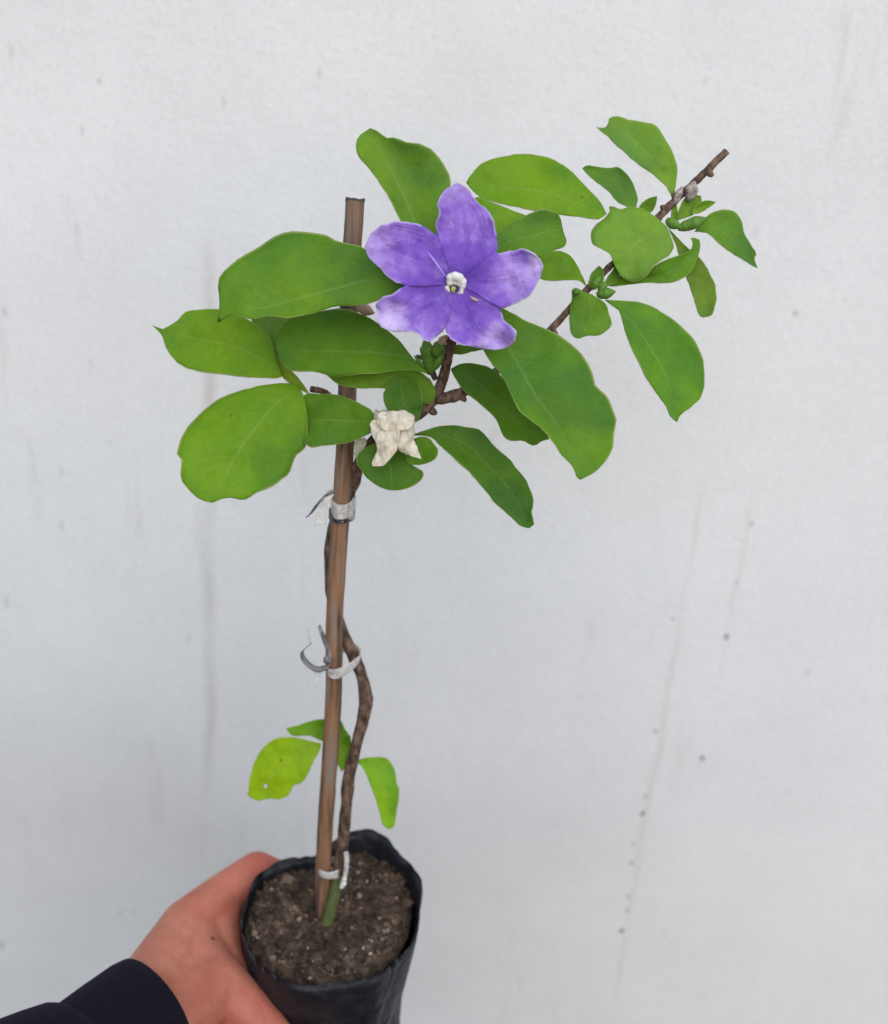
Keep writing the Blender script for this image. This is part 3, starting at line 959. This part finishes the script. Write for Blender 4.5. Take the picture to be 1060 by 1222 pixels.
# outer branch
leaf('3', (618, 448), [(634, 370), (636, 300), (615, 230), (580, 165), (550, 120), (520, 103), (480, 97), (430, 88), (380, 72), (345, 72), (325, 90), (325, 115), (302, 124)],
     [(600, 410), (570, 370), (520, 330), (460, 285), (400, 235), (350, 190), (310, 150)], (272, 121), .3625, k=.35, h=.05, mid=[(590, 350), (540, 280), (460, 200), (370, 140)], color=PALE, fold=.15, wave=.06)
leaf('3', (445, 500), [(460, 455), (455, 420), (440, 375), (410, 330), (370, 300), (330, 306), (280, 300), (235, 291)], [(400, 475), (360, 450), (325, 410), (280, 375), (230, 332)], (208, 306), .359, k=.35, color=(0.092, 0.224, 0.019), fold=.15, nt=22)
leaf('3', (488, 520), [(465, 487), (480, 460), (510, 440)], [(522, 502), (542, 468)], (547, 431), .359, k=.2, color=(0.090, 0.218, 0.015), nt=14, nu=8, fold=.3)
leaf('3', (590, 568), [(540, 528), (490, 495), (430, 478), (380, 490), (345, 478), (330, 480), (332, 505), (310, 530), (270, 560), (247, 600), (255, 648), (290, 668), (330, 690)],
     [(617, 640), (610, 690), (570, 720), (530, 750), (490, 800), (440, 819), (400, 806), (370, 772)], (347, 728), .3555, k=.45, h=.02, mid=[(530, 590), (460, 640), (400, 690)], color=PALE, fold=-.06, wave=.05)
leaf('3', (285, 832), [(350, 800), (420, 780), (500, 770), (580, 720), (640, 700), (690, 680), (708, 655), (705, 635)], [(350, 839), (420, 831), (500, 823), (570, 826), (640, 813), (700, 772), (730, 712), (741, 660), (735, 625)], (698, 620), .354, k=.25, h=-.02, color=BRIGHT, fold=.25)
leaf('3', (596, 575), [(630, 650), (660, 750), (690, 830), (715, 900), (735, 967)], [(650, 630), (700, 680), (742, 712), (780, 770), (806, 830), (816, 890), (803, 940), (798, 966), (780, 975)], (755, 980), .3645, k=.3, color=(0.134, 0.250, 0.022), fold=.12)
leaf('3', (715, 592), [(745, 552), (790, 510), (850, 491), (900, 505), (930, 545), (940, 600), (965, 645), (996, 690), (986, 712)], [(770, 597), (810, 630), (860, 670), (920, 712), (970, 742)], (1000, 757), .3625, k=.4, h=.05, mid=[(790, 570), (860, 610), (930, 670)], color=(0.106, 0.250, 0.018), fold=.15)
leaf('3', (632, 545), [(650, 480), (680, 432), (735, 428)], [(690, 525), (732, 500), (748, 465)], (745, 432), .361, k=.2, color=(0.112, 0.243, 0.020), nt=16, nu=8, fold=.3)
leaf('3', (700, 515), [(720, 470), (770, 452)], [(745, 505), (785, 482)], (814, 458), .3605, k=.2, color=(0.134, 0.294, 0.020), nt=14, nu=8, fold=.3)
leaf('3', (618, 580), [(610, 520), (612, 470), (618, 430)], [(640, 530), (636, 470), (630, 430)], (625, 400), .3605, k=.1, color=PALE, nt=14, nu=6, fold=.2)
leaf('8', (192, 590), [(140, 574), (100, 553), (62, 560), (70, 605), (55, 680), (51, 760), (60, 830), (90, 866)], [(282, 650), (300, 710), (322, 782), (280, 822), (230, 850), (170, 850)], (120, 869), .351, k=.35, color=(0.112, 0.256, 0.013), fold=-.08, wave=.08, nt=24)
leaf('p', (722, 358), [(745, 359), (765, 361), (783, 368), (800, 379), (817, 393), (830, 408), (838, 425), (841, 450), (838, 472), (824, 487), (813, 494)],
     [(735, 364), (742, 380), (747, 400), (755, 418), (766, 441), (780, 465), (795, 485), (799, 496)], (808, 504), .353, k=.5, h=.04, mid=[(750, 380), (775, 415), (797, 455)], color=(0.112, 0.275, 0.013), fold=.1, wave=.07)
leaf('8', (200, 565), [(170, 522), (190, 460)], [(262, 520), (266, 440)], (238, 408), .352, k=.1, color=(0.078, 0.192, 0.013), nt=14, nu=8, fold=.3)
leaf('8', (215, 590), [(262, 530), (300, 470), (330, 430)], [(280, 540), (350, 520), (370, 470)], (345, 380), .3525, k=.1, color=(0.084, 0.205, 0.013), nt=14, nu=8, fold=.3)
# lower shoot near the soil
leaf('6', (452, 468), [(400, 455), (340, 440), (260, 434), (200, 450), (150, 490), (110, 550), (85, 620), (74, 690)],
     [(440, 512), (410, 562), (390, 612), (350, 672), (310, 690), (280, 736), (230, 756), (190, 752), (130, 766), (90, 752)], (68, 735), .352, k=.45, mid=[(360, 500), (250, 580), (150, 680)], color=YOUNG, fold=.1, nt=64, nu=40, hole=[(317.5, 938, 2.6)])
leaf('6', (600, 430), [(572, 388), (540, 340), (450, 340), (380, 355), (330, 375)], [(540, 470), (450, 452), (400, 430), (330, 430), (286, 418)], (270, 388), .357, k=.4, color=(0.179, 0.371, 0.007), fold=.15)
leaf('6', (602, 425), [(560, 440), (528, 500), (535, 570)], [(608, 480), (600, 540), (580, 590)], (556, 615), .3555, k=.3, color=(0.146, 0.320, 0.010), nt=18, nu=10)
leaf('6', (628, 556), [(700, 541), (780, 541), (815, 570), (840, 620), (845, 670), (859, 720), (850, 790), (840, 850), (832, 898)], [(665, 592), (690, 642), (715, 702), (735, 762), (755, 822), (770, 890)], (802, 914), .353, k=.5, h=.05, color=(0.190, 0.397, 0.010), fold=.2)


# buds and growing tips: small pointed spindles
def bud(name, px0, px1, Y, r, m, parent=plant, bulge=0.45, sides=9):
    a, b2 = at(*px0, Y), at(*px1, Y - 0.001)
    pts = [a.lerp(b2, f) for f in (0, .2, bulge, .75, 1)]
    return tube(name, pts, [r * .35, r * .8, r, r * .7, r * .12], m, parent, sides=sides, rough=0.12, freq=500)


bud('bud', (514, 445), (508, 402), .337, .0028, M_BUD, bulge=.7)
bud('bud', (516, 442), (530, 420), .336, .0018, M_BUD)
bud('bud', (513, 447), (494, 424), .337, .0010, M_BUD)
bud('bud', (518, 425), (531, 404), .3345, .0024, M_BUD, bulge=.6)
bud('bud', (524, 412), (534, 400), .3335, .0016, M_TAN)
bud('bud', (809, 273), (845, 260), .360, .0023, M_BUD, bulge=.6)
bud('bud', (795, 262), (813, 272), .360, .0020, M_BUD)
bud('bud', (712, 352), (735, 348), .351, .0021, M_BUD, bulge=.5)
bud('bud', (706, 345), (717, 330), .352, .0018, M_BUD)
bud('bud', (715, 352), (724, 335), .3525, .0016, M_BUD)
bud('bud', (690, 350), (684, 345), .350, .0014, M_BUD)
bud('bud', (822, 240), (829, 216), .3615, .0025, M_DRYGREY, bulge=.6)
bud('bud', (805, 243), (815, 222), .361, .0015, M_DRYGREY, bulge=.6)
bud('stub', (425, 365), (447, 374), .3385, .0020, M_TAN, bulge=.6)

# ------------------------------------------------------------------ the open flower
YF = 0.314
fc = at(543, 341, YF + 0.003)
tube_pts = [at(541, 388, .331), at(544, 370, .330), at(544, 352, .325), at(543, 342, YF + .0045)]
flower = tube('flower', tube_pts, [.0018, .0014, .0013, .0022], M_PETAL, plant, sides=12)
flower.color = (0.1, 0, 0, 1)
tag(flower, 'violet five-lobed flower with a white throat')
CF = (520, 590)


def petal(left, right, tip, pale, **kw):
    o = blade('petal', 'f', CF, left, right, tip, YF, k=.22, m=M_PETAL, parent=flower, seam=True, nt=40, nu=22, ph=random.random() * 6, **kw)
    o.color = (pale, 0, 0, 1)
    return o


petal([(474, 470), (432, 352), (414, 280), (428, 200), (436, 120), (480, 70)], [(630, 524), (736, 436), (757, 370), (745, 300), (725, 230), (690, 180), (640, 140), (600, 80)], (530, 34), .15, wave=.2, curl=-.002)
petal([(390, 604), (262, 606), (220, 597), (170, 570), (110, 510), (50, 450)], [(484, 470), (440, 352), (380, 300), (310, 262), (220, 252), (130, 265), (65, 310)], (24, 390), .25, wave=.18, curl=.001)
petal([(504, 700), (467, 834), (420, 882), (370, 912), (320, 870), (260, 855), (180, 855)], [(390, 592), (258, 598), (190, 640), (120, 670), (86, 702), (96, 740), (88, 780)], (118, 832), .75, wave=.28, curl=.001)
petal([(640, 636), (759, 710), (770, 750), (800, 800), (850, 850), (857, 890), (820, 936)], [(496, 702), (467, 830), (490, 882), (530, 920), (600, 936), (680, 950)], (742, 957), .85, wave=.28, curl=-.001)
petal([(622, 512), (730, 428), (800, 420), (870, 402), (930, 415), (990, 460)], [(632, 645), (755, 717), (820, 719), (880, 690), (940, 650), (985, 570)], (1006, 500), .55, wave=.24, curl=.001)


def blob(name, balls, m, parent, voxel, it=4, Y=None):
    """one skin over overlapping balls: (px, py, r in px, Y)"""
    bm = bmesh.new()
    for px, py, rp, yy in balls:
        bmesh.ops.create_icosphere(bm, subdivisions=3, radius=rp * yy / FPX, matrix=Matrix.Translation(at(px, py, yy)))
    return remesh(name, bm, m, parent, voxel, it)


def remesh(name, bm, m, parent, voxel, it, fac=0.5):
    me = bpy.data.meshes.new(name)
    bm.to_mesh(me)
    bm.free()
    o = bpy.data.objects.new(name, me)
    col.objects.link(o)
    md = o.modifiers.new('r', 'REMESH')
    md.mode = 'VOXEL'
    md.voxel_size = voxel
    sm = o.modifiers.new('s', 'SMOOTH')
    sm.factor = fac
    sm.iterations = it
    dg = bpy.context.evaluated_depsgraph_get()
    out = bpy.data.meshes.new_from_object(o.evaluated_get(dg))
    bpy.data.objects.remove(o)
    bpy.data.meshes.remove(me)
    out.name = name
    smooth(out)
    return link(name, out, m, parent)


yt = YF + 0.0012
blob('throat', [(538, 331.5, 5.6, yt), (543, 329.5, 5.6, yt - .0004), (548, 331.5, 5.8, yt - .0004), (552, 336, 5.2, yt), (537, 337, 4.4, yt), (544.5, 336, 4.5, yt + .0004), (549, 338, 4.6, yt + .0003), (552.5, 341, 4.0, yt), (551, 345, 2.9, yt),
                (533.5, 344, 2.9, yt), (536, 347, 2.2, yt), (550.5, 349, 3.2, yt), (546, 351, 2.0, yt), (541, 351.5, 2.0, yt)], M_WHITE, flower, 0.00022, 14)
blob('throat_opening', [(541.5, 345, 5.2, yt + .0006)], M_THROATDARK, flower, 0.0003, 2)
blob('stigma', [(541, 344.5, 3.0, yt - .0008), (541, 347.5, 2.4, yt - .0008)], M_YELLOW, flower, 0.0002, 2)
M_HIGHLIGHT = simple('petal_highlight', [(0.3, (0.36, 0.25, 0.68)), (0.7, (0.48, 0.38, 0.78))], 500, 0.6)  # lavender sliver that paints a highlight along the petal seam
tube('petal_highlight', path3([(511, 301, .3165), (517, 309, .3150), (524, 319, .3140), (532, 330, .3145)]), [.0001, .00028, .00025, .0001], M_HIGHLIGHT, flower, sides=6)
tube('tan_fleck', path3([(561, 354, .3125), (566, 357, .3122), (571, 359, .3125)]), [.0002, .0005, .0002], M_TAN, flower, sides=6)

# ------------------------------------------------------------------ withered flower
def withered():
    YW = .333
    bm = bmesh.new()
    NK, NV = 40, 16
    top, bot = at(471, 493, YW), at(470, 524, YW - .001)
    rows = []
    for i in range(NV + 1):
        f = i / NV
        c = top.lerp(bot, f)
        rr = (0.0070 * (1 - f) + 0.0060 * f) * (0.88 + 0.12 * math.sin(f * 3.1))
        row = []
        for k in range(NK):
            a = 2 * math.pi * k / NK
            d = Vector((math.cos(a), math.sin(a) * 0.62, 0.0))
            crump = 1 + 0.10 * math.sin(a * 5 + f * 2.0) + 0.16 * noise.noise(Vector((math.cos(a) * 2, math.sin(a) * 2, f * 3)))
            row.append(bm.verts.new(c + d * rr * crump + Vector((0, 0, 0.0016 * noise.noise(Vector((a * 1.5, 3, f)))))))
        rows.append(row)
    for i in range(NV):
        for k in range(NK):
            bm.faces.new((rows[i][k], rows[i][(k + 1) % NK], rows[i + 1][(k + 1) % NK], rows[i + 1][k]))
    bm.faces.new([v for v in rows[0]])
    me = bpy.data.meshes.new('withered_flower')
    bm.to_mesh(me); bm.free(); smooth(me)
    w = link('withered_flower', me, M_DRY, plant)
    md = w.modifiers.new('t', 'SOLIDIFY'); md.thickness = .0003
    tag(w, 'shrivelled cream-coloured dead flower')
    kw = dict(m=M_DRY, parent=w, nt=34, nu=18, ph=1.0, thick=.0003, crumple=.65)
    blade('petal', '7', (345, 690), [(300, 750), (292, 820), (300, 880), (268, 930), (258, 972)], [(450, 720), (455, 800), (425, 880), (375, 940), (335, 976)], (295, 980), .3275, k=.35, fold=-.18, wave=.3, **kw)
    blade('petal', '7', (470, 720), [(430, 780), (450, 860), (520, 900)], [(535, 740), (555, 800), (580, 860)], (608, 930), .3282, k=.2, fold=-.12, wave=.3, **kw)
    blade('petal', '7', (330, 640), [(262, 660), (244, 710), (268, 770)], [(350, 700), (330, 760)], (292, 830), .3285, k=.1, fold=-.1, wave=.3, **kw)
    blade('petal', '7', (300, 640), [(310, 605), (390, 590), (480, 588), (550, 615)], [(300, 690), (380, 740), (460, 735), (540, 700)], (556, 650), .3278, k=.25, fold=-.12, wave=.25, **kw)
    blade('petal', '7', (215, 780), [(150, 790), (135, 830), (135, 880)], [(222, 830), (200, 860)], (140, 925), .3415, k=.1, fold=.3, wave=.2, **kw)


withered()

# ------------------------------------------------------------------ ties of film round stake and stem
def band(name, pc, Y, rx, ry, hgt, m, parent, slant=(0, 0), off=0.0, ph=0.0):
    bm = bmesh.new()
    c0 = at(*pc, Y)
    NK, NV = 36, 5
    rows = []
    for i in range(NV + 1):
        f = i / NV - 0.5
        row = []
        for k in range(NK):
            a = 2 * math.pi * k / NK
            r = 1 + 0.05 * math.sin(a * 3 + ph) + 0.05 * noise.noise(Vector((math.cos(a) * 2, math.sin(a) * 2, f * 2 + ph)))
            p = c0 + Vector((math.cos(a) * rx * r, off + math.sin(a) * ry * r, f * hgt + slant[0] * math.cos(a) + slant[1] * math.sin(a) + 0.0004 * math.sin(a * 2 + ph + f * 3)))
            row.append(bm.verts.new(p))
        rows.append(row)
    for i in range(NV):
        for k in range(NK):
            bm.faces.new((rows[i][k], rows[i][(k + 1) % NK], rows[i + 1][(k + 1) % NK], rows[i + 1][k]))
    me = bpy.data.meshes.new(name)
    bm.to_mesh(me); bm.free(); smooth(me)
    o = link(name, me, m, parent)
    md = o.modifiers.new('t', 'SOLIDIFY'); md.thickness = .00025
    return o


tie1 = empty('plastic_tie', at(406, 610, YS))
tag(tie1, 'upper tie of milky film with a black stripe round the stake below the leaves', 'tie', 'film ties fastening the stem to the stake')
band('loop', (408, 608), YS, .0047, .0078, .0078, M_FILM, tie1, off=.0032)
band('black_stripe', (406.5, 617), YS, .0050, .0081, .0022, M_BLACKBAND, tie1, off=.0032)
ribbon('loose_end', path3([(399, 588, .3475), (389, 590, .346), (380, 600, .345), (372, 611, .3445), (366, 617, .344)]), [.003, .0034, .0030, .0018, .0013], [(.4, .3, .8), (.6, .4, .6), (.7, .4, .5), (.8, .5, .3), (.8, .5, .3)], M_TIEDARK, tie1)
ribbon('loose_end', path3([(396, 590, .347), (388, 600, .346), (383, 612, .3455), (382, 626, .345)]), [.0025, .0030, .0038, .0046], (1, .3, .2), M_FILM, tie1)
ribbon('loose_end', path3([(397, 581, .349), (390, 587, .348), (386, 598, .347)]), [.002, .003, .002], (.7, .3, .6), M_FILM, tie1)

tie2 = empty('plastic_tie', at(402, 800, YS))
tag(tie2, 'middle tie of thin clear film with a curled loose end', 'tie', 'film ties fastening the stem to the stake')
band('loop', (405, 795), YS, .0056, .0070, .0020, M_FILM, tie2, slant=(.0016, .0022), off=.0022, ph=1)
band('loop', (409, 790), YS, .0068, .0078, .0034, M_FILM, tie2, slant=(.0026, .0018), off=.0026, ph=2.2)
ribbon('loose_end', path3([(397, 789, .3465), (388, 797, .345), (376, 798, .344), (364, 788, .3435), (361, 778, .343), (371, 769, .3425)]), [.0022, .0026, .0024, .0022, .002, .0014], [(.1, .6, .8)] * 3 + [(.5, .7, .4)] * 3, M_TIEDARK, tie2)
ribbon('loose_end', path3([(396, 790, .347), (393, 776, .3465), (387, 762, .346), (381, 746, .3455)]), [.0022, .0024, .0020, .0012], (.8, .5, .2), M_TIEDARK, tie2)
ribbon('loose_end', path3([(391, 793, .3465), (383, 796, .346), (379, 806, .3455), (377, 820, .345)]), [.002, .0024, .0024, .0012], (1, .3, .1), M_FILM, tie2)
ribbon('loose_end', path3([(371, 769, .3425), (369, 758, .342), (366, 747, .3415)]), [.001, .0008, .0004], (1, .2, 0), M_FILM, tie2)
bud('knot', (393, 792), (388, 783), .3455, .0018, M_TIEDARK, tie2)

tie3 = empty('plastic_tie', at(397, 1035, YS))
tag(tie3, 'lowest tie of clear film with a white knot just above the soil', 'tie', 'film ties fastening the stem to the stake')
band('loop', (394, 1036), YS, .0066, .0052, .0042, M_FILM, tie3, off=.0005, ph=.6)
ribbon('loose_end', path3([(413, 1016, .346), (414, 1026, .3455), (413, 1040, .345), (411, 1050, .3445)]), [.0020, .0022, .0019, .0018], (1, .3, .1), M_FILM, tie3)
blob('knot', [(410, 1054, 4.8, .3445), (411, 1049, 4.0, .3445), (408, 1058, 3.6, .344)], M_WHITE, tie3, 0.0004, 2)

# ------------------------------------------------------------------ the holding hand and sleeve
def cyl(ang, r, h):
    """a point beside the bag: angle about its axis (0 right, 90 behind, 180 left, 270 in front), radius, height from the soil"""
    a = R(ang)
    p = SC + Vector((math.cos(a) * r, math.sin(a) * r, 0))
    p = p - SN * (p - SC).dot(SN) + SN * h
    return p


def capsules(bm, chain):
    for (p, r0), (q, r1) in zip(chain[:-1], chain[1:]):
        n = max(2, int((q - p).length / 0.0034))
        for i in range(n + 1):
            f = i / n
            bmesh.ops.create_icosphere(bm, subdivisions=2, radius=r0 + (r1 - r0) * f, matrix=Matrix.Translation(p.lerp(q, f)))


W = at(150, 1238, .285)                      # wrist
ELB = W + Vector((-.55, -.81, -.03)).normalized() * .22
SHO = Vector((-.235, -.15, 1.14))
hand_bm = bmesh.new()
H0 = -0.014
def pl(px, py, h):
    return on_plane(px, py, P0 + SN * h, SN)


idx = [(pl(224, 1106, -.011), .0128), (pl(264, 1070, -.010), .0106), (cyl(145, BR + .0100, -.009), .0097), (cyl(120, BR + .0082, -.027), .0080), (cyl(94, BR + .0074, -.033), .0073), (cyl(82, BR + .007, -.035), .0062)]
midf = [(cyl(206, BR + .024, H0 - .023), .0125), (cyl(176, BR + .0125, H0 - .020), .0100), (cyl(138, BR + .0098, H0 - .015), .0095), (cyl(104, BR + .0085, H0 - .016), .0083), (cyl(74, BR + .0075, H0 - .018), .0074), (cyl(60, BR + .007, H0 - .019), .0064)]
ring = [(cyl(208, BR + .023, H0 - .041), .0118), (cyl(178, BR + .0115, H0 - .038), .0096), (cyl(142, BR + .0094, H0 - .034), .0090), (cyl(110, BR + .008, H0 - .035), .0078), (cyl(84, BR + .0072, H0 - .037), .0070), (cyl(71, BR + .0067, H0 - .038), .0061)]
pinky = [(cyl(212, BR + .020, H0 - .058), .0108), (cyl(186, BR + .0105, H0 - .055), .0086), (cyl(155, BR + .0086, H0 - .052), .0080), (cyl(130, BR + .0072, H0 - .053), .0069), (cyl(108, BR + .0065, H0 - .055), .0062), (cyl(98, BR + .006, H0 - .056), .0054)]
thumb = [(pl(205, 1222, -.012), .0165), (pl(254, 1176, -.014), .0140), (cyl(233, BR + .0108, -.023), .0112), (cyl(254, BR + .0112, -.034), .0102), (cyl(274, BR + .0096, -.040), .0086), (cyl(283, BR + .0082, -.041), .0070)]
for ch in (idx, midf, ring, pinky, thumb):
    capsules(hand_bm, ch)
for ch, r in ((idx, .0135), (midf, .0145), (ring, .0142), (pinky, .0130)):
    capsules(hand_bm, [(W + (ch[0][0] - W) * 0.05, .0190), (W.lerp(ch[0][0], .5), r + .002), (ch[0][0], ch[0][1])])
# web between thumb and forefinger
capsules(hand_bm, [(idx[1][0], .0100), (pl(262, 1104, -.016), .0098), (pl(264, 1142, -.018), .0102), (pl(274, 1180, -.020), .0105), (thumb[2][0], .0105)])
capsules(hand_bm, [(idx[0][0], .0115), (pl(236, 1140, -.012), .0120), (thumb[1][0], .0130)])
capsules(hand_bm, [(W, .0215), (W.lerp(ELB, .5), .026)])
person = empty('person', W)
tag(person, 'left hand of a person in a dark navy sleeve gripping the black bag', 'person')
MOLE = at(277, 1081, .335)
body = remesh('hand', hand_bm, None, person, 0.0011, 14)
# the mole sits on the skin itself
best = min(body.data.vertices, key=lambda v: (v.co - MOLE).length)
body.data.materials.append(skin_material(best.co, [(idx[2][0], .034), (thumb[2][0], .022), (idx[0][0], .017)]))


def sleeve(name, path, stations, parent, m, nk=56):
    """loft of rings along a path: (fraction of its length, radius, fold)"""
    C = catmull(path, 200)
    bm = bmesh.new()
    rows = []
    for f, r, fo in stations:
        q = max(0.0, min(1.0, f)) * 200
        c = C[int(q)] + (C[1] - C[0]) * (f * 200 if f < 0 else 0)
        ax = (C[min(int(q) + 3, 200)] - C[max(int(q) - 3, 0)]).normalized()
        x = ax.cross(Vector((0.2, 0.3, 1)).normalized()).normalized()
        y = ax.cross(x)
        row = []
        for k in range(nk):
            an = 2 * math.pi * k / nk
            d = x * math.cos(an) + y * math.sin(an)
            rr = r * (1 + fo * noise.noise(Vector((math.cos(an) * 1.3, math.sin(an) * 1.3, f * 16))))
            row.append(bm.verts.new(c + d * rr))
        rows.append(row)
    for i in range(len(rows) - 1):
        for k in range(nk):
            bm.faces.new((rows[i][k], rows[i][(k + 1) % nk], rows[i + 1][(k + 1) % nk], rows[i + 1][k]))
    bmesh.ops.recalc_face_normals(bm, faces=bm.faces)
    me = bpy.data.meshes.new(name)
    bm.to_mesh(me); bm.free(); smooth(me)
    return link(name, me, m, parent)


M_CLOTH = cloth_material()
ARM = [W, W.lerp(ELB, .5), ELB, ELB.lerp(SHO, .5) + Vector((-.02, 0, -.02)), SHO]  # upper arm, elbow to shoulder, is unseen and added to shade the wall
slv = sleeve('sleeve', ARM, [(.030, .021, 0), (.034, .0255, .04), (.042, .0295, .06), (.055, .0318, .08)] + [(.075 + .0285 * i, .033 + .001 * min(i, 22), .12) for i in range(33)], person, M_CLOTH)
sleeve('cuff', ARM, [(-.024, .0215, 0), (-.027, .0232, .0), (-.0255, .0246, .02), (-.016, .0255, .03), (.01, .0258, .03), (.05, .0255, .0)], slv, M_CLOTH)


def loft_rings(name, rings, parent, m, nk=48):
    """closed body of flattened rings: (centre, half width, half depth)"""
    bm = bmesh.new()
    rows = []
    for c, a, b2 in rings:
        row = []
        for k in range(nk):
            an = 2 * math.pi * k / nk
            ca, sa = math.cos(an), math.sin(an)
            n = 1 + 0.05 * noise.noise(Vector((ca * 1.5, sa * 1.5, c[2] * 7)))
            row.append(bm.verts.new(Vector(c) + Vector((math.copysign(abs(ca) ** .8, ca) * a * n, math.copysign(abs(sa) ** .8, sa) * b2 * n, 0))))
        rows.append(row)
    for i in range(len(rows) - 1):
        for k in range(nk):
            bm.faces.new((rows[i][k], rows[i][(k + 1) % nk], rows[i + 1][(k + 1) % nk], rows[i + 1][k]))
    bm.faces.new(rows[0][::-1]); bm.faces.new(rows[-1])
    bmesh.ops.recalc_face_normals(bm, faces=bm.faces)
    me = bpy.data.meshes.new(name)
    bm.to_mesh(me); bm.free(); smooth(me)
    return link(name, me, m, parent)


# unseen headless torso of the holder, added to shade the lower wall
loft_rings('shade_torso', [((-.05, -.18, z + .07), a, b2) for z, a, b2 in ((.50, .19, .12), (.68, .185, .12), (.83, .19, .125), (.96, .20, .13), (1.06, .205, .12), (1.115, .17, .10), (1.145, .10, .07), (1.165, .06, .055))], person, M_CLOTH)
